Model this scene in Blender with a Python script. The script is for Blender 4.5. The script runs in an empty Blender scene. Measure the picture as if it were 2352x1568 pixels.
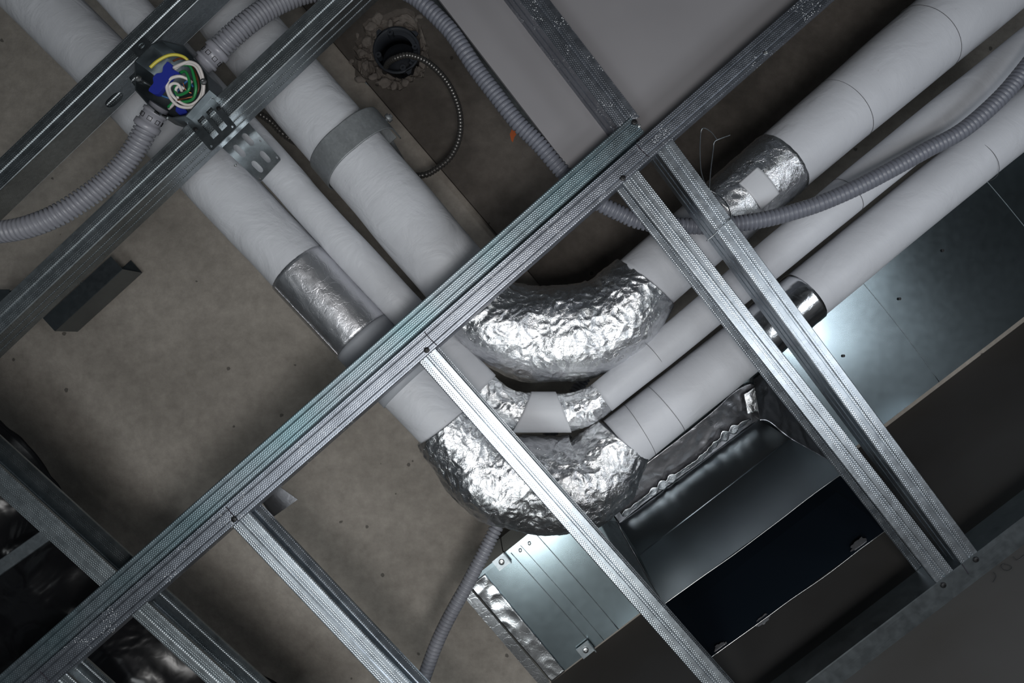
import bpy, bmesh, math, random
from mathutils import Vector, Matrix, noise
from mathutils.geometry import tessellate_polygon
random.seed(7)
PI = math.pi
S = bpy.context.scene
COL = S.collection

# ---------------------------------------------------------------- camera, world, light
F, CX, CY, ZC = 1500.0, 1176.0, 784.0, 1.1      # focal length in pixels, image centre, camera height
cam = bpy.data.objects.new('camera', bpy.data.cameras.new('camera'))
COL.objects.link(cam)
cam.location = (0, 0, ZC); cam.rotation_euler = (PI, 0, 0)
cam.data.sensor_width = 36; cam.data.lens = F / 2352 * 36
cam.data.clip_start = 0.02
S.camera = cam
S.view_settings.view_transform = 'Standard'; S.view_settings.look = 'None'
S.view_settings.gamma = 1; S.view_settings.use_curve_mapping = False
S.view_settings.exposure = 0.0

world = bpy.data.worlds.new('world'); S.world = world
world.use_nodes = True
wn, wl = world.node_tree.nodes, world.node_tree.links
wbg = wn['Background']
wtc = wn.new('ShaderNodeTexCoord')
wno = wn.new('ShaderNodeTexNoise'); wno.inputs['Scale'].default_value = 2.6; wno.inputs['Detail'].default_value = 2
wl.new(wtc.outputs['Generated'], wno.inputs['Vector'])
wcr = wn.new('ShaderNodeValToRGB')
wcr.color_ramp.elements[0].position = 0.44; wcr.color_ramp.elements[0].color = (0.012, 0.013, 0.016, 1)
wcr.color_ramp.elements[1].position = 0.60; wcr.color_ramp.elements[1].color = (0.42, 0.48, 0.52, 1)
wl.new(wno.outputs['Fac'], wcr.inputs['Fac']); wl.new(wcr.outputs['Color'], wbg.inputs['Color'])
wbg.inputs['Strength'].default_value = 0.17

def area(name, loc, target, sx, sy, power, col):
    l = bpy.data.lights.new(name, 'AREA'); l.shape = 'RECTANGLE'; l.size = sx; l.size_y = sy
    l.energy = power; l.color = col
    o = bpy.data.objects.new(name, l); COL.objects.link(o); o.location = loc
    d = Vector(target) - Vector(loc)
    o.rotation_euler = d.to_track_quat('-Z', 'Y').to_euler()
    return o
area('work_light', (0.12, 0.26, 0.72), (0.08, 0.16, 3.0), 0.34, 0.28, 16, (1.0, 0.985, 0.97))
area('lamp_by_wall', (0.15, 1.03, 1.50), (0.05, 0.75, 3.05), 0.30, 0.18, 1.9, (0.92, 1.0, 1.0))
area('window_light', (1.58, -0.20, 1.40), (1.05, -0.1, 3.0), 0.55, 0.30, 6.0, (0.88, 0.94, 1.0))
area('stud_fill_light', (1.02, 0.22, 0.95), (0.9, 0.1, 3.0), 0.30, 0.26, 4.0, (0.93, 0.97, 1.0))  # added fill light to brighten the two close studs
area('concrete_fill_light', (-0.5, 0.95, 0.1), (-0.35, 0.5, 3.0), 1.0, 0.7, 20, (0.93, 0.98, 1.0))  # added fill light that lifts the concrete on the left

def W(u, v, D):
    return Vector(((u - CX) * D / F, (v - CY) * D / F, ZC + D))

# ---------------------------------------------------------------- materials
def mat(name, col=(.5, .5, .5), metal=0.0, rough=0.5, spec=0.5):
    m = bpy.data.materials.new(name); m.use_nodes = True
    b = m.node_tree.nodes['Principled BSDF']
    b.inputs['Base Color'].default_value = (*col, 1)
    b.inputs['Metallic'].default_value = metal; b.inputs['Roughness'].default_value = rough
    b.inputs['Specular IOR Level'].default_value = spec
    return m
class NT:
    def __init__(s, m):
        s.n, s.l = m.node_tree.nodes, m.node_tree.links; s.b = s.n['Principled BSDF']
    def new(s, t, **kw):
        x = s.n.new(t)
        for k, v in kw.items(): setattr(x, k, v)
        return x
    def link(s, a, b): s.l.new(a, b)
    def coords(s, kind='Object', scale=(1, 1, 1)):
        tc = s.new('ShaderNodeTexCoord'); mp = s.new('ShaderNodeMapping')
        mp.inputs['Scale'].default_value = scale
        s.link(tc.outputs[kind], mp.inputs['Vector']); return mp.outputs[0]
    def noise(s, vec, scale, detail=4, rough=.55, dist=0):
        x = s.new('ShaderNodeTexNoise'); x.inputs['Scale'].default_value = scale
        x.inputs['Detail'].default_value = detail; x.inputs['Roughness'].default_value = rough
        x.inputs['Distortion'].default_value = dist
        s.link(vec, x.inputs['Vector']); return x.outputs['Fac']
    def math(s, op, a, b=None, c=None, clamp=False):
        x = s.new('ShaderNodeMath', operation=op, use_clamp=clamp)
        for i, q in enumerate((a, b, c)):
            if q is None: continue
            if isinstance(q, (int, float)): x.inputs[i].default_value = q
            else: s.link(q, x.inputs[i])
        return x.outputs[0]
    def ramp(s, fac, stops):
        x = s.new('ShaderNodeValToRGB'); e = x.color_ramp.elements
        while len(e) < len(stops): e.new(.5)
        for i, (p, c) in enumerate(stops):
            e[i].position = p; e[i].color = (*c, 1) if len(c) == 3 else c
        s.link(fac, x.inputs['Fac']); return x.outputs['Color']
    def mix(s, fac, a, b, mode='MIX'):
        x = s.new('ShaderNodeMix', data_type='RGBA', blend_type=mode)
        if isinstance(fac, (int, float)): x.inputs[0].default_value = fac
        else: s.link(fac, x.inputs[0])
        for i, q in ((6, a), (7, b)):
            if isinstance(q, tuple): x.inputs[i].default_value = (*q, 1)
            else: s.link(q, x.inputs[i])
        return x.outputs[2]
    def bump(s, h, strength=.5, dist=.001, prev=None):
        x = s.new('ShaderNodeBump'); x.inputs['Strength'].default_value = strength
        x.inputs['Distance'].default_value = dist; s.link(h, x.inputs['Height'])
        if prev is not None: s.link(prev, x.inputs['Normal'])
        return x.outputs[0]
    def bw(s, c):
        x = s.new('ShaderNodeRGBToBW'); s.link(c, x.inputs[0]); return x.outputs[0]
    def voro(s, vec, scale, feature='F1', rnd=1.0):
        x = s.new('ShaderNodeTexVoronoi', feature=feature); x.inputs['Scale'].default_value = scale
        x.inputs['Randomness'].default_value = rnd
        s.link(vec, x.inputs['Vector']); return x

def galvanised(name, col=(.42, .45, .48), rough=.34, dots=True, teal_reflection=0.0, speck=False, spangle=.12, var=.18):
    """galvanised sheet: spangle, faint brushing, rows of pressed dimples along the profile (uv in metres)"""
    m = mat(name, col, 1.0, rough); t = NT(m)
    ob = t.coords('Object')
    n1 = t.noise(ob, 9, 5); n2 = t.bw(t.voro(ob, 160).outputs['Color'])
    c = t.ramp(n1, [(.3, tuple(x * (1 - var) for x in col)), (.7, tuple(min(1, x * (1 + var)) for x in col))])
    c = t.mix(spangle, c, n2, 'OVERLAY') if spangle else c
    if teal_reflection:
        n3 = t.noise(ob, 3.5, 3)
        f = t.math('MULTIPLY', t.math('SUBTRACT', n3, .38, clamp=True), teal_reflection * 4, clamp=True)
        c = t.mix(f, c, (.17, .36, .39))  # teal reflection of the room painted into the metal colour
    r = t.math('MULTIPLY_ADD', t.noise(ob, 40, 3), .2 if spangle else .05, rough - .1 if spangle else rough - .02)
    nrm = t.bump(t.noise(t.coords('UV', (8, 300, 1)), 1, 2), .12, .0006)
    if dots:
        uv = t.coords('UV'); sp = t.new('ShaderNodeSeparateXYZ'); t.link(uv, sp.inputs[0])
        px, py = .0054, .0044
        row = t.math('FLOOR', t.math('DIVIDE', sp.outputs[1], py))
        sh = t.math('MULTIPLY', t.math('MODULO', row, 2.0), .5)
        fu = t.math('SUBTRACT', t.math('FRACT', t.math('ADD', t.math('DIVIDE', sp.outputs[0], px), sh)), .5)
        fv = t.math('SUBTRACT', t.math('FRACT', t.math('DIVIDE', sp.outputs[1], py)), .5)
        d = t.math('SQRT', t.math('ADD', t.math('MULTIPLY', fu, fu), t.math('MULTIPLY', fv, fv)))
        h = t.math('SUBTRACT', 1.0, t.math('MULTIPLY', d, 2.6), clamp=True)
        band = t.math('PINGPONG', t.math('ADD', sp.outputs[1], .0105), .0125)
        msk = t.math('GREATER_THAN', band, .0040)
        h = t.math('MULTIPLY', h, msk)
        nrm = t.bump(h, .55, .0007, nrm)
    if speck:
        v = t.voro(ob, 230); s_ = t.math('LESS_THAN', v.outputs['Distance'], .22)
        k = t.math('GREATER_THAN', t.noise(ob, 14, 3), .56); k = t.math('MULTIPLY', k, s_)
        c = t.mix(k, c, (.75, .76, .78))
        t.link(t.math('SUBTRACT', 1.0, k), t.b.inputs['Metallic'])
    t.link(c, t.b.inputs['Base Color']); t.link(r, t.b.inputs['Roughness']); t.link(nrm, t.b.inputs['Normal'])
    return m

def foil_mat(name, scale=40, rough=.25, strength=1.0, col=(.80, .81, .83), smooth=False):
    m = mat(name, col, 1.0, rough); t = NT(m)
    ob = t.coords('Object')
    nz = t.new('ShaderNodeTexNoise'); nz.inputs['Scale'].default_value = 16; nz.inputs['Detail'].default_value = 5
    t.link(ob, nz.inputs['Vector'])
    w = t.mix(.13, ob, nz.outputs['Color'], 'ADD')
    v1 = t.voro(w, scale, 'DISTANCE_TO_EDGE').outputs['Distance']
    v2 = t.voro(w, scale * 2.3, 'F1').outputs['Distance']
    n = t.noise(w, scale * 2.2, 6, .65, .6)
    rdg = t.math('ABSOLUTE', t.math('SUBTRACT', n, .5))
    h1 = t.math('MINIMUM', v1, .07)
    n1 = t.bump(h1, .55 * strength, .010)
    n3 = t.bump(rdg, .34 * strength, .006, n1)
    t.link(n3, t.b.inputs['Normal'])
    r = t.math('MULTIPLY_ADD', t.noise(ob, 12, 3), .16, rough - .06); t.link(r, t.b.inputs['Roughness'])
    return m

def concrete(name, base, dark, spots=True, stain=(.5, .5, .5)):
    m = mat(name, base, 0, .92, .2); t = NT(m); ob = t.coords('Object')
    c = t.ramp(t.noise(ob, 2.2, 6, .6, .3), [(.3, dark), (.62, base), (.8, tuple(min(1, x * 1.18) for x in base))])
    c = t.mix(.55, c, t.ramp(t.noise(ob, 22, 6, .7), [(.3, (.32, .31, .3)), (.75, (.66, .65, .64))]), 'OVERLAY')
    v = t.voro(ob, 9); s_ = t.math('LESS_THAN', t.math('ADD', v.outputs['Distance'], t.math('MULTIPLY', t.noise(ob, 60, 4), .12)), .125)
    c = t.mix(t.math('MULTIPLY', s_, .8), c, tuple(x * .25 for x in base))
    t.link(c, t.b.inputs['Base Color'])
    n = t.bump(t.noise(ob, 70, 7, .7), .5, .004); n = t.bump(t.noise(ob, 6, 3), .5, .02, n)
    t.link(n, t.b.inputs['Normal'])
    return m

def jacket(name, col=(.54, .552, .585), wr=1.0):
    """matt white insulation jacket with fine cross wrinkles"""
    m = mat(name, col, 0, .5, .35); t = NT(m)
    uv = t.coords('UV', (1, 1, 1)); ob = t.coords('Object')
    n = t.noise(t.coords('UV', (70, 6, 1)), 1, 5, .6, 1.5)
    n2 = t.noise(ob, 11, 4, .5, .8)
    nr = t.bump(n, .22 * wr, .004); nr = t.bump(n2, .5 * wr, .014, nr)
    t.link(nr, t.b.inputs['Normal'])
    c = t.ramp(t.noise(ob, 6, 5), [(.3, tuple(x * .92 for x in col)), (.65, col)])
    sp = t.math('GREATER_THAN', t.noise(ob, 75, 3), .74)
    c = t.mix(t.math('MULTIPLY', sp, .3), c, (.3, .29, .28))
    t.link(c, t.b.inputs['Base Color'])
    return m

M = {}
M['stud'] = galvanised('galvanised_stud', (.47, .51, .55), .34)
M['teal_reflection'] = galvanised('galvanised_teal_reflection', (.27, .305, .335), .38, teal_reflection=.40)
M['specked'] = galvanised('galvanised_specked', (.29, .31, .35), .38, speck=True)
M['dark_stud'] = galvanised('galvanised_dull', (.35, .385, .405), .38)
M['smooth'] = galvanised('galvanised_smooth', (.38, .41, .43), .36, dots=False)
M['smooth_dull'] = galvanised('galvanised_smooth_dull', (.22, .245, .26), .38, dots=False, spangle=.03, var=.05)
M['duct'] = galvanised('duct_sheet', (.36, .43, .46), .21, dots=False, spangle=0, var=.05)
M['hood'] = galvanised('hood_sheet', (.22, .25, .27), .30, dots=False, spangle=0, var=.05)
M['hood_in_shade'] = mat('hood_interior_shade', (.006, .010, .016), .3, .4)  # near-black colour stands in for the shade inside the hood
M['foil'] = foil_mat('crumpled_foil')
M['foil_tape'] = foil_mat('foil_tape', 26, .17, .24)
M['foil_pale'] = foil_mat('foil_pale', 24, .38, .5, (.74, .74, .77))
M['foil_dark'] = foil_mat('foil_dark', 18, .24, .22, (.27, .27, .285))
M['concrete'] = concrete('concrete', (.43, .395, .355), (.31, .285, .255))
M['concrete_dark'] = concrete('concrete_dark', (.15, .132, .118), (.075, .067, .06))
M['rubble'] = concrete('concrete_rubble', (.30, .27, .245), (.17, .15, .135))
M['wall'] = mat('wall_paint_shaded', (.105, .105, .11), 0, .8, .2)  # shade on a likely white wall, put into its base colour
_t = NT(M['wall']); _o = _t.coords('Object')
_t.link(_t.ramp(_t.noise(_o, 1.6, 4), [(.35, (.085, .08, .076)), (.65, (.105, .104, .106))]), _t.b.inputs['Base Color'])
M['board'] = mat('plasterboard_paper', (.22, .215, .225), 0, .75, .25)
_t = NT(M['board']); _o = _t.coords('Object')
_t.link(_t.ramp(_t.noise(_o, 3, 3), [(.3, (.205, .198, .208)), (.7, (.235, .228, .238))]), _t.b.inputs['Base Color'])
_t.link(_t.bump(_t.noise(_o, 60, 3), .05, .002), _t.b.inputs['Normal'])
M['jacket'] = jacket('white_jacket')
M['jacket_smooth'] = jacket('white_jacket_smooth', (.52, .53, .565), .55)
M['sleeve'] = jacket('grey_sleeve', (.33, .345, .375), .3)
M['tape_white'] = jacket('white_tape', (.55, .56, .59), .35)
M['conduit'] = mat('grey_conduit', (.20, .203, .228), 0, .42, .5)
M['conduit_blue'] = mat('blue_grey_conduit', (.135, .142, .17), 0, .42, .5)
M['connector'] = mat('grey_connector', (.25, .25, .28), 0, .35, .5)
M['armour'] = mat('armoured_cable', (.14, .135, .13), .7, .35)
M['box_plastic'] = mat('dark_grey_plastic', (.035, .04, .05), 0, .55, .4)
M['black'] = mat('black_steel', (.012, .012, .013), .3, .45)
M['ink'] = mat('marker_ink', (.015, .012, .02), 0, .7)
M['pencil'] = mat('pencil', (.03, .03, .033), 0, .6)
M['seam'] = mat('seam_line', (.09, .09, .095), 0, .7)
M['orange'] = mat('orange_paint', (.42, .09, .02), 0, .7)
M['yellow'] = mat('yellow_wire', (.55, .48, .06), 0, .35)
M['white'] = mat('white_wire', (.62, .58, .56), 0, .35)
M['green'] = mat('green_wire', (.015, .20, .055), 0, .35)
M['blue'] = mat('blue_wire', (.03, .12, .30), 0, .35)
M['blue_block'] = mat('blue_wire_connector', (.018, .03, .27), 0, .4)
M['copper'] = mat('copper', (.75, .28, .14), 1, .3)
M['brown'] = mat('brown_wire', (.12, .04, .02), 0, .4)
M['zinc'] = mat('zinc_screw', (.55, .56, .56), 1, .3)
M['clamp'] = galvanised('clamp_steel', (.24, .255, .265), .5, dots=False)
_b = M['clamp'].node_tree.nodes['Principled BSDF']; _b.inputs['Metallic'].default_value = .55
m = mat('black_plastic', (.006, .006, .007), 0, .24, .3); t = NT(m); ob = t.coords('Object')
n = t.bump(t.noise(ob, 8, 2, .5, 1.0), .35, .02); n = t.bump(t.noise(ob, 26, 2, .5, .6), .12, .004, n)
t.link(n, t.b.inputs['Normal']); M['plastic'] = m

# ---------------------------------------------------------------- mesh helpers
def obj(name, bm, m, parent=None, smooth=False, label=None):
    me = bpy.data.meshes.new(name); bm.to_mesh(me); bm.free()
    if m is not None: me.materials.append(m)
    if smooth:
        for p in me.polygons: p.use_smooth = True
    o = bpy.data.objects.new(name, me); COL.objects.link(o)
    if parent is not None: o.parent = parent
    if label: o['label'] = label
    return o
def tag(o, label, cat, group=None):
    o['label'] = label; o['category'] = cat
    if group: o['group'] = group
    return o
def thing(name, loc, label, cat, group=None):
    o = bpy.data.objects.new(name, None); COL.objects.link(o); o.location = loc
    o.empty_display_size = .05
    return tag(o, label, cat, group)
def adopt(root):
    """children were built in world space: cancel the root offset"""
    inv = Matrix.Translation(root.location).inverted()
    for c in root.children: c.matrix_parent_inverse = inv

def quadbm(bm, pts):
    vs = [bm.verts.new(p) for p in pts]; return bm.faces.new(vs)
def box_pts(bm, base, up):
    """prism: polygon base (list of Vector) pushed along up"""
    n = len(base)
    a = [bm.verts.new(p) for p in base]; b = [bm.verts.new(p + up) for p in base]
    bm.faces.new(a); bm.faces.new(b[::-1])
    for i in range(n): bm.faces.new([a[i], b[i], b[(i + 1) % n], a[(i + 1) % n]])
def prism(base, up, bm=None):
    bm = bm or bmesh.new(); box_pts(bm, base, up)
    bmesh.ops.recalc_face_normals(bm, faces=bm.faces); return bm

def holed(bm, loops, mapf, thick=None):
    """flat sheet from 2-d loops (outer first, then holes) mapped to space; thick = Vector to give it thickness"""
    flat = [p for l in loops for p in l]
    tris = tessellate_polygon([[Vector((p[0], p[1], 0)) for p in l] for l in loops])
    a = [bm.verts.new(mapf(*p)) for p in flat]
    uvl = bm.loops.layers.uv.verify()
    fs = []
    for t_ in tris:
        f = bm.faces.new([a[i] for i in t_]); fs.append(f)
        for lp, i in zip(f.loops, t_): lp[uvl].uv = flat[i]
    if thick is not None:
        b = [bm.verts.new(v.co + thick) for v in a]
        for t_ in tris: bm.faces.new([b[i] for i in reversed(t_)])
        k = 0
        for l in loops:
            n = len(l)
            for i in range(n):
                bm.faces.new([a[k + i], a[k + (i + 1) % n], b[k + (i + 1) % n], b[k + i]])
            k += n
        bmesh.ops.recalc_face_normals(bm, faces=bm.faces)
    return a
def obround(cx, cy, rx, ry, n=6):
    """slot outline, long along y when ry > rx"""
    pts = []
    if ry >= rx:
        for i in range(n + 1): a = PI * i / n; pts.append((cx + rx * math.cos(a), cy + (ry - rx) + rx * math.sin(a)))
        for i in range(n + 1): a = PI + PI * i / n; pts.append((cx + rx * math.cos(a), cy - (ry - rx) + rx * math.sin(a)))
    else:
        for i in range(n + 1): a = -PI / 2 + PI * i / n; pts.append((cx + (rx - ry) + ry * math.cos(a), cy + ry * math.sin(a)))
        for i in range(n + 1): a = PI / 2 + PI * i / n; pts.append((cx - (rx - ry) + ry * math.cos(a), cy + ry * math.sin(a)))
    out = []
    for p in pts:
        if not out or (abs(p[0] - out[-1][0]) + abs(p[1] - out[-1][1])) > 1e-7: out.append(p)
    return out

def catmull(P, n):
    """P: list of tuples; returns n samples roughly even in length"""
    P = [Vector(p) for p in P] if len(P[0]) <= 4 else P
    Q = [2 * P[0] - P[1]] + P + [2 * P[-1] - P[-2]]
    out = []; seg = len(P) - 1
    L = [(P[i + 1] - P[i]).length for i in range(seg)]; T = sum(L); acc = [0]
    for l in L: acc.append(acc[-1] + l)
    for k in range(n):
        s = T * k / (n - 1); i = 0
        while i < seg - 1 and s > acc[i + 1]: i += 1
        t = (s - acc[i]) / max(L[i], 1e-9)
        p0, p1, p2, p3 = Q[i:i + 4]
        out.append(.5 * ((2 * p1) + (-p0 + p2) * t + (2 * p0 - 5 * p1 + 4 * p2 - p3) * t * t + (-p0 + 3 * p1 - 3 * p2 + p3) * t ** 3))
    return out

def sweep(path, radii, nseg=24, cap=True, disp=None, squash=None):
    """tube through path (world Vectors) with per-sample radius; disp(p, n, s, a) -> extra radius"""
    bm = bmesh.new(); uvl = bm.loops.layers.uv.verify(); n = len(path)
    T = [(path[min(i + 1, n - 1)] - path[max(i - 1, 0)]).normalized() for i in range(n)]
    up = Vector((0, 0, 1)); N = (up - up.dot(T[0]) * T[0])
    if N.length < .1: N = Vector((1, 0, 0)) - T[0].x * T[0]
    N.normalize(); rings = []; s = 0; SS = []
    for i in range(n):
        if i: s += (path[i] - path[i - 1]).length
        SS.append(s)
        N = (N - N.dot(T[i]) * T[i]).normalized(); B = T[i].cross(N)
        ring = []
        for k in range(nseg):
            a = 2 * PI * k / nseg; d = math.cos(a) * N + math.sin(a) * B
            r = radii[i]
            p = path[i] + d * r
            if disp: p = p + d * disp(p, d, s, a)
            ring.append(bm.verts.new(p))
        rings.append(ring)
    for i in range(n - 1):
        for k in range(nseg):
            k2 = (k + 1) % nseg
            f = bm.faces.new([rings[i][k], rings[i][k2], rings[i + 1][k2], rings[i + 1][k]])
            f.smooth = True
            rr = 2 * PI * radii[i]
            for lp, (ii, kk) in zip(f.loops, ((i, k), (i, k + 1), (i + 1, k + 1), (i + 1, k))):
                lp[uvl].uv = (SS[ii], rr * kk / nseg)
    if cap:
        bm.faces.new(rings[0]); bm.faces.new(rings[-1][::-1])
    bmesh.ops.recalc_face_normals(bm, faces=bm.faces)
    return bm

def tube_px(pts, n=40, nseg=48, disp=None, cap=True, base=None):
    """pts: (u, v, width_px, D)  ->  sweep"""
    P = [W(u, v, D) for (u, v, w, D) in pts]
    R = [w / 2 * D / F for (u, v, w, D) in pts]
    Q = catmull([(p.x, p.y, p.z, r) for p, r in zip(P, R)], n)
    return sweep([Vector(q[:3]) for q in Q], [q[3] for q in Q], nseg, cap, disp)

def wire(name, pts, r, m, parent=None, n=None, nseg=8, label=None):
    P = [W(*p) for p in pts]
    Q = catmull([tuple(p) for p in P], n or max(8, len(P) * 8))
    return obj(name, sweep(Q, [r] * len(Q), nseg), m, parent, label=label)

def corrugated(name, pts, r, m, parent=None, pitch=.0095, depth=.21, nseg=20, prof=6):
    P = [W(*p) for p in pts]
    Lt = sum((P[i + 1] - P[i]).length for i in range(len(P) - 1))
    n = max(20, int(Lt / pitch) * prof)
    Q = catmull([tuple(p) for p in P], n)
    R = []
    for i in range(n):
        ph = (i % prof) / prof
        R.append(r * (1 - depth * (1 if ph < .3 else (0 if ph < .85 else .4))))
    return obj(name, sweep(Q, R, nseg), m, parent)

def screw(p, d, r, m, parent, name='screw', axis=Vector((0, 0, -1))):
    """pan head with a recess, facing axis"""
    bm = bmesh.new(); z = axis.normalized(); x = z.orthogonal().normalized(); y = z.cross(x)
    prof = [(r, 0), (r, .25 * r), (r * .85, .5 * r), (r * .4, .62 * r), (r * .34, .3 * r), (0.001, .28 * r)]
    rings = [[bm.verts.new(p + x * q * math.cos(2 * PI * k / 14) + y * q * math.sin(2 * PI * k / 14) + z * h) for k in range(14)] for q, h in prof]
    for i in range(len(rings) - 1):
        for k in range(14): bm.faces.new([rings[i][k], rings[i][(k + 1) % 14], rings[i + 1][(k + 1) % 14], rings[i + 1][k]])
    bm.faces.new(rings[-1]); bmesh.ops.recalc_face_normals(bm, faces=bm.faces)
    return obj(name, bm, m, parent)

# ---------------------------------------------------------------- sheet-metal profiles
def profile(name, a, b, D, w, h, web, m, label=None, cat='stud', lip=.007, holes=(), kind='C', D2=None, group=None, ribs=True):
    """a, b: pixel centre of the lower face at both ends; web = +1 / -1: side of the web (left/right of travel a->b);
    kind 'C' with lips or 'U' without. holes: loops in (length, height) metres on the web."""
    A = W(*a, D); B = W(*b, D2 or D); X = (B - A); L = X.length; X.normalize()
    Y = X.cross(Vector((0, 0, 1))).normalized(); Z = Y.cross(X).normalized()
    if Z.z < 0: Z = -Z
    Y = Y * web                      # +Y local = web side
    root = bpy.data.objects.new(name, None)
    bm = bmesh.new(); uvl = bm.loops.layers.uv.verify()
    c = .0016; hw = w / 2
    fl = [(-hw, c), (-hw + c, 0)]
    if ribs and kind == 'C':
        fl += [(-.0045, 0), (-.0022, .0022), (.0022, .0022), (.0045, 0)]
    elif ribs:
        fl += [(-hw * .55, 0), (-hw * .48, .0012), (-hw * .40, 0), (hw * .40, 0), (hw * .48, .0012), (hw * .55, 0)]
    fl += [(hw - c, 0), (hw, c)]
    bot = ([(-hw, lip)] if kind == 'C' else []) + fl
    top = [(y, h - z) for (y, z) in reversed(fl)] + ([(-hw, h - lip)] if kind == 'C' else [])
    webp = [(hw, c), (hw, h - c)]
    if ribs and not holes:
        webp = [(hw, c), (hw, h * .28), (hw - .0016, h * .31), (hw - .0016, h * .36), (hw, h * .39), (hw, h * .61), (hw - .0016, h * .64), (hw - .0016, h * .69), (hw, h * .72), (hw, h - c)]
    def strip(pts, s0):
        s = s0; prev = None
        nl = max(1, int(L / .25))
        for (y, z) in pts:
            col = [bm.verts.new(A + X * (L * i / nl) + Y * y + Z * z) for i in range(nl + 1)]
            if prev is not None:
                (py, pz), pc, ps = prev
                s = ps + math.hypot(y - py, z - pz)
                for i in range(nl):
                    f = bm.faces.new([pc[i], pc[i + 1], col[i + 1], col[i]])
                    for lp, (q, ss) in zip(f.loops, ((i, ps), (i + 1, ps), (i + 1, s), (i, s))): lp[uvl].uv = (L * q / nl, ss)
            prev = ((y, z), col, s)
    strip(bot, 0); strip(top, 0)
    if holes:
        nl = 1
        outer = [(0, c), (L, c), (L, h - c), (0, h - c)]
        holed(bm, [outer] + [list(hh) for hh in holes], lambda x, z: A + X * x + Y * hw + Z * z)
    else: strip(webp, 0)
    bmesh.ops.remove_doubles(bm, verts=bm.verts, dist=.00005)
    bmesh.ops.recalc_face_normals(bm, faces=bm.faces)
    bpy.data.objects.remove(root)
    o = obj(name, bm, m)
    md = o.modifiers.new('thickness', 'SOLIDIFY'); md.thickness = .0011; md.offset = 0
    if label: tag(o, label, cat, group)
    return o

def pxlen(a, b, D): return (W(*b, D) - W(*a, D)).length

DS = 1.5      # level of the underside of the frame
TH = .078     # depth of the profiles

# ================================================================ the setting
# slab
bm = bmesh.new(); e = 2.9; DSL = 2.40
pk = W(912, 118, DSL)
holed(bm, [[(-e, -2.3), (e, -2.3), (e, 2.3), (-e, 2.3)], [(pk.x + .165 * math.cos(2 * PI * k / 32), pk.y + .165 * math.sin(2 * PI * k / 32)) for k in range(32)]], lambda x, y: Vector((x, y, ZC + DSL)), Vector((0, 0, .2)))
o = obj('ceiling', bm, M['concrete']); o['kind'] = 'structure'
# wall, its shade put into the dark paint colour
wd = (W(2352, 1250, DS) - W(1928, 1573, DS)).normalized(); wn_ = Vector((-wd.y, wd.x, 0)); wn_ = wn_ if wn_.y > 0 else -wn_
w0 = W(2140, 1411, DS)
a_, b_ = w0 - wd * 2.6, w0 + wd * 2.6
bm = bmesh.new(); zt = Vector((0, 0, ZC + DSL - .0)); 
base = [Vector((a_.x, a_.y, 0.2)), Vector((b_.x, b_.y, 0.2)), Vector((b_.x, b_.y, 0.2)) + wn_ * .12, Vector((a_.x, a_.y, 0.2)) + wn_ * .12]
box_pts(bm, base, Vector((0, 0, ZC + DSL - .202))); bmesh.ops.recalc_face_normals(bm, faces=bm.faces)
o = obj('wall_right', bm, M['wall']); o['kind'] = 'structure'

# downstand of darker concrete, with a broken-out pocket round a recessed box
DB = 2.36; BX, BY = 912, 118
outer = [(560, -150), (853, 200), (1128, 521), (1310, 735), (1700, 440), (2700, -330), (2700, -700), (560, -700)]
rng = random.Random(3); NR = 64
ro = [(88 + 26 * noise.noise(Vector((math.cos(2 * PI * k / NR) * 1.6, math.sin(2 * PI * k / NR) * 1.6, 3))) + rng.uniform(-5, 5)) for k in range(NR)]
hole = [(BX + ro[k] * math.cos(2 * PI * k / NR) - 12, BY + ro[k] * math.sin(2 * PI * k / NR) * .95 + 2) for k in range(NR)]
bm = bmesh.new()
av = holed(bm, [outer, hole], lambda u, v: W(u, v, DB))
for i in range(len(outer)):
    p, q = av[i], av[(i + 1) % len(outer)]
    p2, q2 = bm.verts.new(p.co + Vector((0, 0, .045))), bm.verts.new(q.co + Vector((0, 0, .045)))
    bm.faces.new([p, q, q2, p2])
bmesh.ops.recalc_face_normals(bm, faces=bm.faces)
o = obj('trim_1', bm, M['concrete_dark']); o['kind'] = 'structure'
bm = bmesh.new(); prev = None; K = 16; rings = []
for j in range(K + 1):
    f = j / K; ring = []
    for k in range(NR):
        hx, hy = hole[k]
        ix, iy = BX + 47 * math.cos(2 * PI * k / NR), BY + 47 * math.sin(2 * PI * k / NR)
        u, v = hx + (ix - hx) * f, hy + (iy - hy) * f
        q = Vector((u / 16, v / 16, 0))
        d = 0 if j == 0 else .012 + .075 * f * abs(noise.noise(q * .45) * 1.3 + .1) + .034 * (.5 + noise.noise(q)) + .012 * noise.noise(q * 3)
        if j == K: d = .06
        ring.append(bm.verts.new(W(u, v, DB) + Vector((0, 0, max(d, 0)))))
    rings.append(ring)
for j in range(K):
    for k in range(NR): bm.faces.new([rings[j][k], rings[j][(k + 1) % NR], rings[j + 1][(k + 1) % NR], rings[j + 1][k]])
bmesh.ops.recalc_face_normals(bm, faces=bm.faces)
chips = [(866, 40, 13), (852, 60, 10), (895, 52, 9), (842, 92, 12), (830, 120, 9), (838, 150, 11), (858, 176, 9), (880, 190, 12), (905, 196, 9), (930, 188, 8), (962, 40, 8), (820, 80, 8), (806, 140, 7), (826, 180, 9), (870, 70, 8)]
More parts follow.
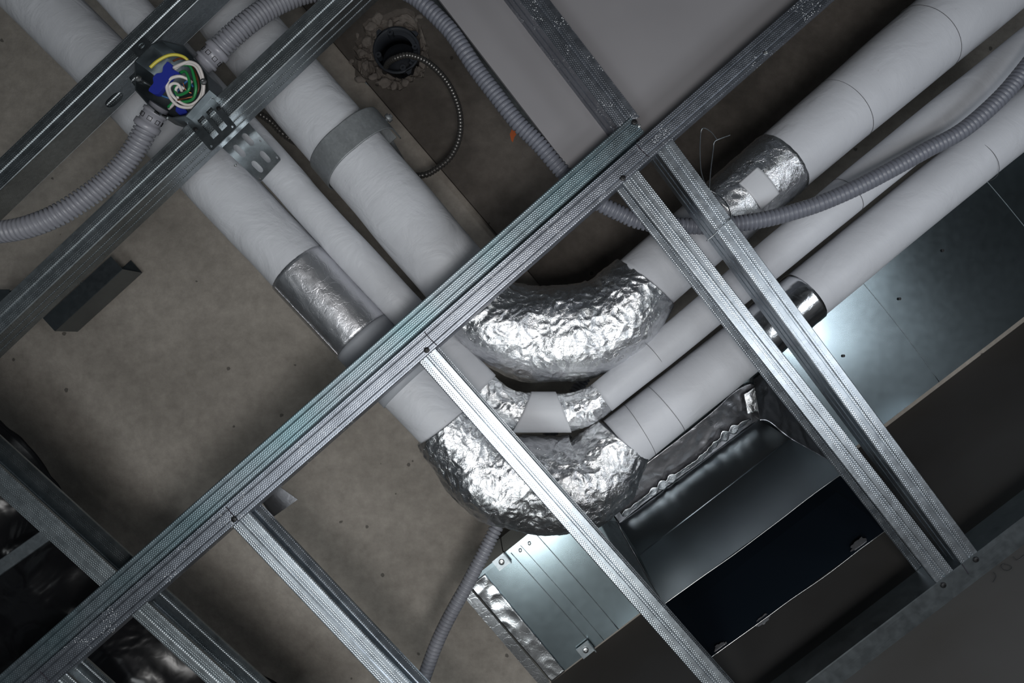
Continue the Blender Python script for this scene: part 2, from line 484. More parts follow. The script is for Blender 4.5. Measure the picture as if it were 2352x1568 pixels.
for i, (u, v, s) in enumerate(chips):
    for vv in bmesh.ops.create_icosphere(bm, subdivisions=3, radius=s * DB / F)['verts']:
        q = vv.co * 60 + Vector((i * 7, 0, 0)); d_ = noise.voronoi(q * .9)[0]; vv.co *= 1 + .5 * noise.noise(q) + .35 * (d_[0] - .4)
        vv.co.z *= .55; vv.co.x *= 1 + .35 * math.sin(i * 2.1)
        vv.co += W(u, v, DB) + Vector((0, 0, .006))
o = obj('trim_2', bm, M['rubble']); o['kind'] = 'structure'

# ---------------------------------------------------------------- recessed round box
C0 = W(BX, BY, DB); C0.z -= .012
root = thing('recessed_box', C0, 'dark grey round plastic electrical box sunk in a broken pocket of the concrete', 'electrical box')
def ringed(prof, n=48, c=C0, ax=None, ay=None, az=None):
    ax = ax or Vector((1, 0, 0)); ay = ay or Vector((0, 1, 0)); az = az or Vector((0, 0, 1))
    bm = bmesh.new(); R = []
    for (r, z) in prof: R.append([bm.verts.new(c + ax * r * math.cos(2 * PI * k / n) + ay * r * math.sin(2 * PI * k / n) + az * z) for k in range(n)])
    for i in range(len(R) - 1):
        for k in range(n): bm.faces.new([R[i][k], R[i][(k + 1) % n], R[i + 1][(k + 1) % n], R[i + 1][k]])
    return bm, R
ro_, ri_ = 54 * DB / F, 48 * DB / F
bm, R = ringed([(ri_ * .93, .105), (ri_, .0), (ro_, 0), (ro_, .008), (ri_ + .003, .012), (ri_, .108)])
bm.faces.new(R[0]); 
obj('box_body', bm, M['box_plastic'], root, True)
for a in (250, 350, 70, 165, 28):
    a = math.radians(a); d = Vector((math.cos(a), math.sin(a), 0))
    bm, R = ringed([(.011, .03), (.011, -.001), (.004, -.001), (.004, .01)], 16, C0 + d * (ri_ - .008)); bm.faces.new(R[-1])
    obj('screw_boss', bm, M['box_plastic'], root)
for a in (225, 318, 60):
    a = math.radians(a); d = Vector((math.cos(a), math.sin(a), 0)); s = Vector((-d.y, d.x, 0))
    p = C0 + d * (ro_ - .003)
    obj('fixing_lug', prism([p - s * .018, p + d * .016 - s * .004, p + d * .016 + s * .008, p + s * .012], Vector((0, 0, .006))), M['box_plastic'], root)
# curved shelf inside
bm = bmesh.new(); aa = [math.radians(x) for x in range(-100, 50, 6)]
base = [C0 + Vector((math.cos(x), math.sin(x), 0)) * (ri_ - .002) for x in aa] + [C0 + Vector((math.cos(x), math.sin(x), 0)) * (ri_ * .78) for x in reversed(aa)]
holed(bm, [[(p.x, p.y) for p in base]], lambda x, y: Vector((x, y, C0.z + .012)), Vector((0, 0, .004)))
obj('inner_shelf', bm, M['box_plastic'], root)
adopt(root)

# thin armoured cable out of the recessed box, behind the big pipe and out again
cb = [(884, 166, 2.40), (886, 156, 2.36), (892, 144, 2.31), (908, 134, 2.26), (940, 127, 2.24), (985, 145, 2.22), (1028, 190, 2.20), (1054, 250, 2.19), (1056, 310, 2.18), (1036, 358, 2.17), (1002, 388, 2.16), (965, 403, 2.14), (880, 400, 2.06), (760, 370, 2.05), (660, 315, 2.05), (620, 278, 2.04), (560, 240, 2.04)]
o = corrugated('armoured_cable', cb, .0105, M['armour'], pitch=.0115, depth=.3, nseg=14)
tag(o, 'thin dark spiral armoured cable looping out of the recessed round box and behind the pipe', 'cable')

# ---------------------------------------------------------------- plasterboard panel and its edge track
DP = 1.60
bm = prism([W(*p, DP) for p in [(1353, 446), (1850, 8), (2250, -345), (740, -350)]], Vector((0, 0, .0125)))
tag(obj('plasterboard_panel', bm, M['board']), 'smooth grey plasterboard panel above the specked steel beam', 'plasterboard')
profile('edge_track', (1352, 452), (860, -187), DP + .034, .022, .08, -1, M['smooth_dull'], 'dull steel edge track beside the grey conduit along the plasterboard panel', 'track', kind='U', ribs=False)

# ================================================================ drywall frame
def mark(px, parent, m=None, r=.0011, name='pen_mark', D=DS - .0012):
    return wire(name, [(u, v, D) for u, v in px], r, m or M['ink'], parent, nseg=6)
def wscrew(px, parent, D=DS - .001, r=.0068, m=None):
    return screw(W(*px, D), 0, r, m or M['black'], parent)

# the twin tracks: upper one stops at the crossing, lower one runs on to the top right
def along(p, q, t): return (p[0] + (q[0] - p[0]) * t, p[1] + (q[1] - p[1]) * t)
o = profile('ceiling_track', (-700, 2200), (1464, 286), DS, .0476, TH, 1, M['teal_reflection'], 'galvanised steel track, upper left one of the twin diagonal beams, ends at the crossing', 'track', kind='U')
wscrew((1457, 281), o); wscrew((1468, 289), o, r=.0042, m=M['zinc'])
o = profile('ceiling_track', (-600, 2174), (2300, -376), DS, .0486, TH, -1, M['specked'], 'long specked steel track, lower right one of the twin diagonal beams', 'track', kind='U')
for p in ((1431, 409), (980, 804), (538, 1192)): wscrew(p, o)
wscrew((1759, 121), o, r=.005, m=M['zinc'])
mark([(975, 762), (988, 778), (1004, 793)], o); mark([(1462, 331), (1474, 345), (1491, 361)], o); mark([(519, 1164), (531, 1178), (548, 1197)], o); mark([(92, 1543), (106, 1556), (115, 1570)], o)

W_ = .049
# studs crossing in the second direction
o = profile('ceiling_stud', (545, 1185), (1240, 1921), DS + .002, .0505, TH, -1, M['stud'], 'steel stud with dark right side between black plastic side and grey conduit', 'stud')
o = profile('ceiling_stud', (978, 812), (1740, 1676), DS + .002, .050, TH, -1, M['stud'], 'long steel stud crossing the lower foil elbow and the duct end', 'stud')
o = profile('ceiling_stud', (1427, 380), (2196, 1356), DS + .002, .049, TH, 1, M['stud'], 'left one of the two close steel studs, oval holes in its side', 'stud',
            holes=[obround(x, .048, .036 if i % 2 else .020, .010) for i, x in enumerate((.235, .33, .92, 1.02))])
o = profile('ceiling_stud', (1519, 323), (2247, 1307), DS + .002, .046, TH, -1, M['stud'], 'right one of the two close steel studs, tied with wire', 'stud')
o = profile('ceiling_stud', (1120, -142), (1447, 284), DS + .002, .054, TH + .03, -1, M['specked'], 'steel stud specked with white drops under the plasterboard panel', 'stud')
# wall-side end of the left corner
o = profile('ceiling_stud', (-620, 541), (262, 1343), DS + .002, .050, TH + .01, -1, M['dark_stud'], 'wide dull steel stud at the left edge beside black plastic', 'stud', ribs=False)
o = profile('ceiling_stud', (318, 1397), (900, 1925), DS + .002, .047, TH + .01, -1, M['dark_stud'], 'dull steel stud with round holes at the bottom left below the twin beams', 'stud',
            holes=[obround(.245, .040, .0165, .0165), obround(.297, .040, .0165, .0165)])
o = profile('ceiling_stud', (120, 1545), (520, 1905), DS + .012, .040, TH, -1, M['dark_stud'], 'short dark steel stud end at the bottom left corner under the twin beams', 'stud')
# upper left pair
o = profile('ceiling_stud', (-500, 1203), (1225, -430), DS, .054, TH, -1, M['dark_stud'], 'ribbed dull steel beam crossing the pipes below the junction box', 'stud')
La = (-100, 495); Lb = (520, -100)
hh = pxlen(La, Lb, DS)
def at_(u): return (u - La[0]) / (Lb[0] - La[0]) * hh
o = profile('ceiling_stud', La, Lb, DS, .054, TH, -1, M['dark_stud'], 'dull steel beam in the top left corner with a round hole in its side', 'stud',
            holes=[obround(at_(215), .046, .024, .017, 10), [(at_(262), .026), (at_(314), .026), (at_(305), .060), (at_(255), .060)]])

# wall track
o = profile('wall_track', (1560, 1823), (2620, 1015), DS, .052, TH, 1, M['smooth_dull'], 'dark steel track screwed along the wall, receives the two close studs', 'track', kind='U', ribs=False)
for p in ((2166, 1343), (2241, 1284)): wscrew(p, o)
mark([(2210, 1295), (2217, 1306), (2225, 1318)], o)
# pencil figures on the wall
def wall_pt(u, v):
    d = Vector(((u - CX) / F, (v - CY) / F, 1)); n = wn_; c = Vector((0, 0, ZC))
    t_ = (w0 - c).dot(n) / d.dot(n); return c + d * t_ - n * .001
def wall_line(pts, root):
    Q = catmull([tuple(wall_pt(p[0] + 6, p[1] + 16)) for p in pts], 24); obj('pencil_stroke', sweep(Q, [.0006] * 24, 5), M['pencil'], root)
root = thing('pencil_figures', wall_pt(2300, 1290), 'faint pencil figures 1 0 L written on the dark wall', 'pencil writing')
wall_line([(2276, 1298), (2282, 1306), (2281, 1314), (2276, 1322)], root)
wall_line([(2294, 1283), (2301, 1280), (2315, 1284), (2319, 1290), (2312, 1295), (2300, 1293), (2294, 1286), (2296, 1281)], root)
wall_line([(2322, 1263), (2327, 1268), (2331, 1271), (2340, 1266), (2350, 1257)], root)
adopt(root)

# ================================================================ pipes
def crumple(amp, sc, seed=0, big=0):
    """creased-foil relief: plates with sharp folds between them, two sizes"""
    def cell(q):
        d = noise.voronoi(q)[0]; return min(d[1] - d[0], .55)
    def f(p, d, s, a):
        w = Vector((noise.noise(p * 14), noise.noise(p * 14 + Vector((9, 0, 0))), noise.noise(p * 14 + Vector((0, 9, 0))))) * .6
        q = p * sc + w + Vector((seed, seed * .3, 0))
        r = cell(q); r2 = cell(q * 2.1 + Vector((5, 1, 2)))
        r3 = 1 - abs(noise.noise(q * 1.3 + Vector((2, 7, 1)))) * 2
        return -amp * (r * 1.5 - .5) - amp * .30 * r2 + amp * .7 * r3 + big * noise.noise(p * 9 + Vector((seed, 0, 0)))
    return f
def soft(amp, sc=7, seed=0):
    return lambda p, d, s, a: amp * noise.noise(p * sc + Vector((seed, 0, 0)))
def ring_seam(px0, w, D, dirpx, parent, m=None, thick=.0006, name='joint_line', lean=0):
    """thin line round a pipe at the pixel of its axis"""
    c = W(*px0, D); ax = (W(px0[0] + dirpx[0], px0[1] + dirpx[1], D) - c).normalized()
    R = w / 2 * D / F + .0006
    X = ax.cross(Vector((0, 0, 1))).normalized(); Y = X.cross(ax)
    pts = [c + X * R * math.cos(2 * PI * k / 64) + Y * R * math.sin(2 * PI * k / 64) + ax * lean * math.cos(2 * PI * k / 64) for k in range(65)]
    return obj(name, sweep(pts, [thick] * 65, 6, False), m or M['seam'], parent)
def wrap(path, i0, i1, extra, m, parent, name, amp=.0, sc=40, a0=None, a1=None, label=None):
    """band over part of a pipe (u,v,w,D path sampled between fractions i0..i1), optionally only an arc a0..a1"""
    P = [W(u, v, D) for (u, v, w, D) in path]; R = [w / 2 * D / F for (u, v, w, D) in path]
    Q = catmull([(p.x, p.y, p.z, r) for p, r in zip(P, R)], 401)
    Q = Q[int(i0 * 400):int(i1 * 400) + 1:2] if (i1 - i0) > .05 else Q[int(i0 * 400):int(i1 * 400) + 1]
    if a0 is None:
        return obj(name, sweep([Vector(q[:3]) for q in Q], [q[3] + extra for q in Q], 96, True, crumple(amp, sc, 3) if amp else None), m, parent, label=label)
    bm = bmesh.new(); uvl = bm.loops.layers.uv.verify(); rows = []; n = len(Q)
    for i, q in enumerate(Q):
        p = Vector(q[:3]); T = (Vector(Q[min(i + 1, n - 1)][:3]) - Vector(Q[max(i - 1, 0)][:3])).normalized()
        X = T.cross(Vector((0, 0, 1))).normalized(); Y = T.cross(X); Y = Y if Y.z < 0 else -Y   # Y towards the camera (down)
        row = []
        for k in range(25):
            a = a0 + (a1 - a0) * k / 24; d = X * math.sin(a) + Y * math.cos(a)
            row.append(bm.verts.new(p + d * (q[3] + extra)))
        rows.append(row)
    for i in range(n - 1):
        for k in range(24):
            f = bm.faces.new([rows[i][k], rows[i][k + 1], rows[i + 1][k + 1], rows[i + 1][k]]); f.smooth = True
            for lp, (ii, kk) in zip(f.loops, ((i, k), (i, k + 1), (i + 1, k + 1), (i + 1, k))): lp[uvl].uv = (ii * .003, kk * .006)
    o = obj(name, bm, m, parent, label=label)
    md = o.modifiers.new('thickness', 'SOLIDIFY'); md.thickness = .0012; md.offset = 0
    return o

# ---- outer pipe: left run, lower foil elbow, right run
DA = 1.775
root = thing('insulated_pipe', W(1200, 1080, DA), 'white insulated pipe nearest the duct with the lowest of three foil elbows', 'pipe')
q1 = [(-130, -222, 145, DA), (51, -38, 145, DA), (226, 136, 144, DA), (469, 386, 143, DA), (672, 600, 143, DA), (926, 871, 144, DA), (1033, 982, 144, DA)]
obj('pipe_jacket', tube_px(q1, 120, 64, soft(.0025)), M['jacket'], root)
wrap(q1, .700, .822, .0022, M['foil_pale'], root, 'foil_tape_wrap', .0015, 60, label='silver tape band on the left run')
wrap(q1, .700, .822, .0040, M['foil'], root, 'foil_edge_strip', 0, 40, -1.50, -.95, label='torn dark foil strip along the band')
wrap(q1, .822, .915, .0045, M['sleeve'], root, 'grey_sleeve', 0, label='smooth grey sleeve')
e1 = [(1022, 971, 146, DA), (1062, 1022, 165, DA + .004), (1105, 1072, 195, DA + .012), (1165, 1100, 212, DA + .018), (1235, 1108, 214, DA + .018), (1300, 1108, 216, DA + .018), (1360, 1092, 206, DA + .012), (1400, 1050, 170, DA + .004), (1432, 1008, 146, DA)]
obj('foil_elbow', tube_px(e1, 270, 290, crumple(.0030, 31, 1, .016)), M['foil'], root, label='crumpled silver foil elbow')
p3 = [(1428, 1018, 133, DA), (1700, 802, 126, DA), (2100, 474, 120, DA), (2388, 243, 117, DA), (2560, 105, 116, DA)]
obj('pipe_jacket', tube_px(p3, 120, 64, soft(.0012)), M['jacket_smooth'], root)
wrap(p3, .255, .375, .0022, M['foil_tape'], root, 'foil_tape_wrap', .001, 50, label='narrow silver tape band on the right run')
ring_seam((2237, 368), 119, DA, (.781, -.625), root); ring_seam((1528, 938), 131, DA, (.781, -.625), root); ring_seam((1468, 986), 132, DA, (.781, -.625), root, lean=.01)
adopt(root)

# ---- middle thin pipe
DM = 1.765
root = thing('insulated_pipe', W(1240, 945, DM), 'thin white insulated pipe in the middle with small taped foil bend', 'pipe')
q2 = [(90, -208, 90, DM), (253, -30, 88, DM), (633, 385, 86, DM), (709, 471, 85, DM), (933, 714, 85, DM), (1108, 892, 86, DM)]
obj('pipe_jacket', tube_px(q2, 120, 48, soft(.002)), M['jacket'], root)
e2 = [(1104, 888, 76, DM), (1130, 915, 82, DM), (1165, 938, 84, DM), (1205, 946, 84, DM), (1255, 947, 83, DM), (1305, 946, 82, DM), (1345, 936, 80, DM), (1374, 919, 74, DM), (1388, 908, 66, DM)]
obj('foil_elbow', tube_px(e2, 190, 150, crumple(.0032, 36, 5, .006)), M['foil'], root, label='small crumpled foil bend')
# white tape band, wider on the outside of the bend
bm = bmesh.new(); uvl = bm.loops.layers.uv.verify(); rows = []
for i in range(17):
    row = []
    for k in range(40):
        a = 2 * PI * k / 40; yy = math.cos(a); f = i / 16 - .5     # yy +1 = lower (outer) side
        half = 48 + 20 * yy
        c = W(1246 + f * 2 * half - 2 * yy, 946, DM); R = 43.5 * DM / F + .004
        row.append(bm.verts.new(c + Vector((0, yy * R, math.sin(a) * R))))
    rows.append(row)
for i in range(16):
    for k in range(40):
        f = bm.faces.new([rows[i][k], rows[i][(k + 1) % 40], rows[i + 1][(k + 1) % 40], rows[i + 1][k]]); f.smooth = True
        for lp, (ii, kk) in zip(f.loops, ((i, k), (i, k + 1), (i + 1, k + 1), (i + 1, k))): lp[uvl].uv = (kk * .006, ii * .008)
o = obj('white_tape_band', bm, M['tape_white'], root, label='white tape band round the bend')
md = o.modifiers.new('thickness', 'SOLIDIFY'); md.thickness = .0015
p2 = [(1381, 914, 76, DM), (1600, 736, 82, DM), (1990, 412, 92, DM), (2381, 97, 94, DM), (2560, -50, 95, DM)]
obj('pipe_jacket', tube_px(p2, 120, 48, soft(.0012)), M['jacket_smooth'], root)
ring_seam((1945, 449), 92, DM, (.781, -.625), root); ring_seam((1500, 815), 80, DM, (.781, -.625), root)
adopt(root)

# ---- inner big pipe
DI = 1.80
root = thing('insulated_pipe', W(1240, 760, DI), 'thick white insulated pipe with the largest foil elbow, held by a strap', 'pipe')
q3 = [(345, -200, 160, DI), (518, 16, 162, DI), (603, 120, 164, DI), (671, 195, 166, DI), (778, 320, 168, DI), (885, 445, 168, DI), (1052, 640, 168, DI)]
obj('pipe_jacket', tube_px(q3, 130, 72, soft(.003)), M['jacket'], root)
e3 = [(1046, 636, 168, DI), (1090, 690, 180, DI + .004), (1140, 735, 200, DI + .012), (1205, 761, 214, DI + .018), (1275, 766, 218, DI + .018), (1340, 758, 218, DI + .018), (1400, 736, 208, DI + .014), (1446, 695, 184, DI + .006), (1484, 650, 160, DI)]
obj('foil_elbow', tube_px(e3, 270, 300, crumple(.0030, 31, 2, .016)), M['foil'], root, label='large crumpled silver foil elbow')
p1 = [(1470, 660, 154, DI), (1649, 503, 154, DI), (1813, 359, 155, DI), (2157, 67, 172, DI), (2440, -168, 178, DI)]
obj('pipe_jacket', tube_px(p1, 130, 72, soft(.0014)), M['jacket_smooth'], root)
wrap(p1, .185, .345, .0028, M['foil'], root, 'foil_wrap', .0022, 30, label='wide crumpled foil wrap on the right run')
wrap(p1, .238, .292, .0062, M['tape_white'], root, 'white_patch', 0, a0=-.55, a1=.42, label='square white tape patch')
ring_seam((1938, 253), 161, DI, (.766, -.643), root); ring_seam((2128, 91), 171, DI, (.766, -.643), root)
adopt(root)

# strap clamp on the big pipe
c = W(805, 352, DI); ax = (W(885, 445, DI) - W(778, 320, DI)).normalized()
X = ax.cross(Vector((0, 0, 1))).normalized(); X = X if X.x > 0 else -X       # across, to the right
Zd = Vector((0, 0, -1)); R = 84 * DI / F + .004
root = thing('pipe_clamp', c, 'grey steel strap clamp bent round the thick white pipe', 'clamp')
path = []
for k in range(15): a = math.radians(-112 + (112 + 10) * k / 14); path.append(X * R * math.sin(a) + Zd * R * math.cos(a))
path += [X * R * .45 + Zd * R * .97, X * R * .78 + Zd * R * .87, X * R * 1.06 + Zd * R * .66, X * R * 1.22 + Zd * R * .36, X * R * 1.27 + Zd * -R * .1, X * R * 1.30 - Zd * R * .6]
path = catmull([tuple(p) for p in path], 60)
bm = bmesh.new(); prev = None; hwid = 31 * DI / F; uvl = bm.loops.layers.uv.verify()
rows = [[bm.verts.new(c + p + ax * s * hwid) for s in (-1, -.93, 0, .93, 1)] for p in path]
for i in range(len(rows) - 1):
    for k in range(4):
        f = bm.faces.new([rows[i][k], rows[i][k + 1], rows[i + 1][k + 1], rows[i + 1][k]]); f.smooth = True
o = obj('strap', bm, M['clamp'], root); md = o.modifiers.new('thickness', 'SOLIDIFY'); md.thickness = .004; md.offset = 0
pe = c + X * R * 1.27 + Zd * R * .15
def rod(p, q, r, m, parent, name, n=16):
    return obj(name, sweep([p, p + (q - p) * .5, q], [r] * 3, n), m, parent)
obj('bolt_head', sweep([pe + X * .003, pe + X * .007, pe + X * .014], [.012] * 3, 6), M['clamp'], root)
rod(pe - X * .045, pe + X * .02, .006, M['clamp'], root, 'bolt')
obj('clamp_ear', prism([pe - X * .004 - Zd * .07 - ax * .03, pe - X * .05 - Zd * .07 - ax * .03, pe - X * .05 - Zd * .07 + ax * .03, pe - X * .004 - Zd * .07 + ax * .03], Vector((0, 0, .004))), M['clamp'], root)
rod(c + Vector((0, 0, R * .9)) + X * R * 1.1, c + X * R * 1.1 + Vector((0, 0, DB - DI)), .006, M['clamp'], root, 'threaded_rod')
adopt(root)

# ================================================================ conduits
DC = 1.615
cp = [(880, -60), (922, -25), (962, 0), (1011, 46), (1043, 82), (1093, 157), (1136, 214), (1189, 282), (1236, 329), (1290, 392), (1335, 440), (1379, 468), (1429, 492), (1461, 506), (1520, 517), (1582, 519), (1640, 519), (1708, 512), (1764, 502), (1825, 486), (1886, 466), (1967, 431), (2048, 389), (2129, 344), (2210, 300), (2291, 231), (2352, 162), (2420, 70)]
o = corrugated('corrugated_conduit', [(u, v, DC - (.008 if u < 1400 else 0)) for u, v in cp], .0205, M['conduit_blue'], pitch=.0112)
tag(o, 'long grey corrugated conduit along the panel edge and across the right pipes', 'conduit')
o = corrugated('corrugated_conduit', [(1352, 850, 2.02), (1310, 920, 2.02), (1262, 1000, 2.02), (1200, 1105, 2.0), (1146, 1200, 1.93), (1108, 1275, 1.90), (1070, 1348, 1.90), (1030, 1420, 1.90), (998, 1490, 1.90), (962, 1590, 1.90)], .0205, M['conduit'], pitch=.0112)
tag(o, 'grey corrugated conduit going down from behind the lowest foil elbow past the duct end', 'conduit')

# ---- junction box with its two conduits
DJ = 1.462
root = thing('junction_box', W(395, 185, DJ), 'open octagonal steel junction box full of coloured wires', 'junction box')
oc = [(309, 140), (347, 101), (372, 92), (422, 104), (447, 131), (478, 173), (481, 207), (427, 267), (395, 272), (365, 262), (338, 239), (310, 207)]
bm = bmesh.new(); n = len(oc)
o1 = [bm.verts.new(W(u, v, DJ)) for u, v in oc]; ic = Vector((395, 185))
inn = [W(u + (395 - u) * .03, v + (185 - v) * .03, DJ) for u, v in oc]
i1 = [bm.verts.new(p) for p in inn]
dz = Vector((0, 0, .072))
o2 = [bm.verts.new(v.co + dz) for v in o1]; i2 = [bm.verts.new(p + dz * .97) for p in inn]
for k in range(n):
    j = (k + 1) % n
    bm.faces.new([o1[k], o1[j], i1[j], i1[k]]); bm.faces.new([o1[k], o2[k], o2[j], o1[j]]); bm.faces.new([i1[k], i1[j], i2[j], i2[k]])
bm.faces.new(o2); bm.faces.new(i2[::-1]); bmesh.ops.recalc_face_normals(bm, faces=bm.faces)
obj('box_body', bm, M['smooth_dull'], root)
def plate(corners, loops, D, thick, m, parent, name):
    P = [Vector(p) for p in corners]
    def mp(a, b):
        q = P[0] * (1 - a) * (1 - b) + P[1] * a * (1 - b) + P[2] * a * b + P[3] * (1 - a) * b
        return W(q.x, q.y, D)
    bm = bmesh.new(); holed(bm, loops, mp, Vector((0, 0, thick))); return obj(name, bm, m, parent)
def rr(c=.07, n=5):
    out = []
    for (x, y, a0) in ((c, c, 180), (1 - c, c, 270), (1 - c, 1 - c, 0), (c, 1 - c, 90)):
        for k in range(n + 1): a = math.radians(a0 + 90 * k / n); out.append((x + c * math.cos(a), y + c * math.sin(a)))
    return out
plate([(429, 283), (488, 224), (545, 292), (485, 348)], [rr(.08), [(.27, .13), (.48, .13), (.48, .80), (.27, .80)], [(.60, .13), (.81, .13), (.81, .80), (.60, .80)], obround(.10, .9, .035, .035), obround(.90, .9, .035, .035)], DS - .012, .003, M['smooth_dull'], root, 'mounting_plate')
a, b = W(429, 283, DS - .012), W(488, 224, DS - .012)
obj('plate_flange', prism([a, b, b + Vector((-.004, -.004, 0)), a + Vector((-.004, -.004, 0))], Vector((0, 0, .03))), M['smooth'], root)
screw(W(449, 297, DS - .0125), 0, .005, M['black'], root); screw(W(502, 249, DS - .0125), 0, .005, M['black'], root)
plate([(300, 112), (328, 84), (347, 101), (317, 132)], [rr(.12), obround(.55, .5, .22, .22, 10)], DS - .008, .003, M['smooth_dull'], root, 'ear_plate')
screw(W(318, 181, DJ + .001), 0, .0075, M['zinc'], root); screw(W(468, 188, DJ + .001), 0, .0075, M['zinc'], root)
rod(W(318, 181, DJ + .004), W(344, 195, DJ + .05), .0035, M['zinc'], root, 'screw_shank')
for s_, (u, v) in (('cable_clip', (362, 258)), ('cable_clip', (380, 266))):
    obj(s_, prism([W(u - 6, v - 5, DJ), W(u + 5, v + 1, DJ), W(u + 2, v + 6, DJ), W(u - 9, v, DJ)], Vector((0, 0, .006))), M['zinc'], root)
adopt(root)

def connector(p, q, D0, D1, root):
    """ribbed collar between box and conduit: p box end, q conduit end"""
    A, B = W(*p, D0), W(*q, D1); d = (B - A)
    prof = [(0, .0215), (.22, .0215), (.24, .0265), (.34, .0265), (.36, .0235), (.74, .0235), (.76, .0285), (.96, .0285), (1, .025)]
    o = obj('collar', sweep([A + d * t_ for t_, r in prof], [r for t_, r in prof], 36), M['connector'], root)
    T = d.normalized(); N0 = T.orthogonal().normalized()
    for k in range(8):
        N = Matrix.Rotation(2 * PI * k / 8 + .3, 3, T) @ N0; S2 = T.cross(N)
        c = A + d * .55 + N * .0238
        sq = [(-.0045, -.0045), (.0045, -.0045), (.0045, .0045), (-.0045, .0045), (-.0045, -.0045)]
        pts = [c + T * x + S2 * y for x, y in sq]
        obj('latch_window', sweep(pts, [.0007] * 5, 5), M['black'], o)
def jroot(loc, label):
    return thing('flexible_conduit', loc, label, 'conduit')
root = jroot(W(345, 280, 1.5), 'grey corrugated conduit curving from the junction box to the left edge')
connector((366, 243), (334, 296), 1.495, 1.50, root)
corrugated('conduit_tube', [(338, 288, 1.50), (322, 322, 1.50), (292, 368, 1.50), (250, 412, 1.49), (195, 455, 1.47), (130, 495, 1.45), (60, 522, 1.44), (-10, 534, 1.44), (-90, 540, 1.44)], .0245, M['conduit'], root, pitch=.0098)
adopt(root)
root = jroot(W(480, 130, 1.5), 'grey corrugated conduit rising from the junction box towards the top edge')
connector((462, 152), (505, 112), 1.495, 1.50, root)
corrugated('conduit_tube', [(498, 118, 1.50), (530, 86, 1.50), (572, 50, 1.51), (625, 14, 1.53), (690, -14, 1.55), (760, -30, 1.57), (840, -60, 1.6)], .0250, M['conduit'], root, pitch=.0098)
adopt(root)

# ---- wires
bx, by = 400, 190
def jw(name, pts, m, label, r=.0031, cat='wire', group=None):
    o = wire(name, pts, r, m, None, n=60); tag(o, label, cat, group); return o
jw('yellow_wire', [(345, 155, 1.462), (362, 140, 1.463), (385, 128, 1.466), (407, 126, 1.47), (427, 134, 1.475), (438, 152, 1.485), (450, 185, 1.50)], M['yellow'], 'yellow wire with a cut end arching over the junction box', .0036)
jw('white_wire', [(398, 156, 1.475), (415, 148, 1.468), (436, 142, 1.465), (456, 152, 1.465), (466, 178, 1.468), (468, 205, 1.475), (460, 232, 1.485), (440, 246, 1.49), (412, 244, 1.485), (392, 226, 1.48), (383, 200, 1.476), (390, 182, 1.472), (410, 175, 1.47), (428, 180, 1.478), (442, 190, 1.485)], M['white'], 'white wire making the largest loop in the junction box', .0036)
jw('white_wire', [(400, 160, 1.48), (420, 147, 1.472), (446, 150, 1.47), (460, 172, 1.472), (466, 200, 1.48), (456, 228, 1.49), (436, 241, 1.492), (416, 236, 1.49), (397, 220, 1.482), (389, 202, 1.48), (396, 192, 1.478), (410, 194, 1.48), (418, 210, 1.49)], M['white'], 'white wire coiled inside the largest white loop', .0034)
jw('white_wire', [(388, 250, 1.51), (398, 240, 1.50), (408, 226, 1.49), (404, 206, 1.486), (412, 198, 1.486), (424, 204, 1.49)], M['white'], 'short white wire rising from the lower conduit into the junction box', .0032)
jw('green_wire', [(410, 170, 1.485), (425, 164, 1.474), (434, 182, 1.468), (434, 204, 1.468), (424, 214, 1.474), (408, 218, 1.482), (402, 206, 1.488), (404, 196, 1.49)], M['green'], 'green wire hooking down the middle of the junction box', .0034)
jw('green_wire', [(412, 148, 1.49), (436, 152, 1.478), (446, 178, 1.474), (450, 205, 1.478), (442, 228, 1.486), (420, 234, 1.492), (404, 232, 1.498), (386, 246, 1.505)], M['green'], 'green wire running round the right side of the junction box', .0034)
jw('blue_wire', [(360, 212, 1.50), (378, 222, 1.505), (396, 222, 1.508), (430, 186, 1.50), (444, 200, 1.505)], M['blue'], 'thin light blue wire low in the junction box', .0024)
jw('copper_wire', [(408, 230, 1.478), (424, 226, 1.474), (442, 222, 1.474)], M['copper'], 'bare copper wire end beneath the green wires', .0018)
jw('copper_wire', [(420, 190, 1.490), (428, 208, 1.496), (440, 214, 1.502)], M['copper'], 'bare copper strand behind the green hook', .0013)
jw('brown_wire', [(398, 140, 1.492), (416, 134, 1.488), (434, 142, 1.485), (452, 175, 1.485), (456, 205, 1.49), (446, 222, 1.495)], M['brown'], 'brown wire following the upper rim inside the junction box', .0022)
def block(pts, D, th, label):
    bm = prism([W(u, v, D) for u, v in pts], Vector((0, 0, th)))
    bmesh.ops.bevel(bm, geom=list(bm.edges), offset=.0012, segments=2, affect='EDGES')
    o = obj('wire_connector', bm, M['blue_block']); tag(o, label, 'wire connector', None)
block([(384, 140), (396, 149), (394, 158), (411, 166), (408, 172), (398, 170), (362, 216), (353, 216), (340, 208), (342, 202), (352, 190), (350, 178), (358, 168), (372, 166), (374, 152)], 1.468, .016, 'dark blue plastic wire connector in the middle of the junction box')
block([(405, 242), (425, 250), (430, 258), (412, 264), (402, 254)], 1.50, .012, 'dark blue plastic wire connector half hidden at the bottom of the junction box')

# slotted plate above the beam
root = thing('slotted_bracket', W(580, 352, 1.60), 'flat grey bracket plate with four oval slots against the white pipes', 'bracket')
plate([(506, 335), (566, 277), (646, 365), (597, 419)], [rr(.06), obround(.27, .32, .085, .155), obround(.67, .28, .085, .155), obround(.30, .76, .085, .145), obround(.68, .74, .085, .145), obround(.90, .47, .028, .028), obround(.93, .92, .03, .03), obround(.08, .95, .025, .025)], 1.605, .002, M['smooth'], root, 'plate')
screw(W(541, 379, 1.604), 0, .004, M['zinc'], root)
adopt(root)

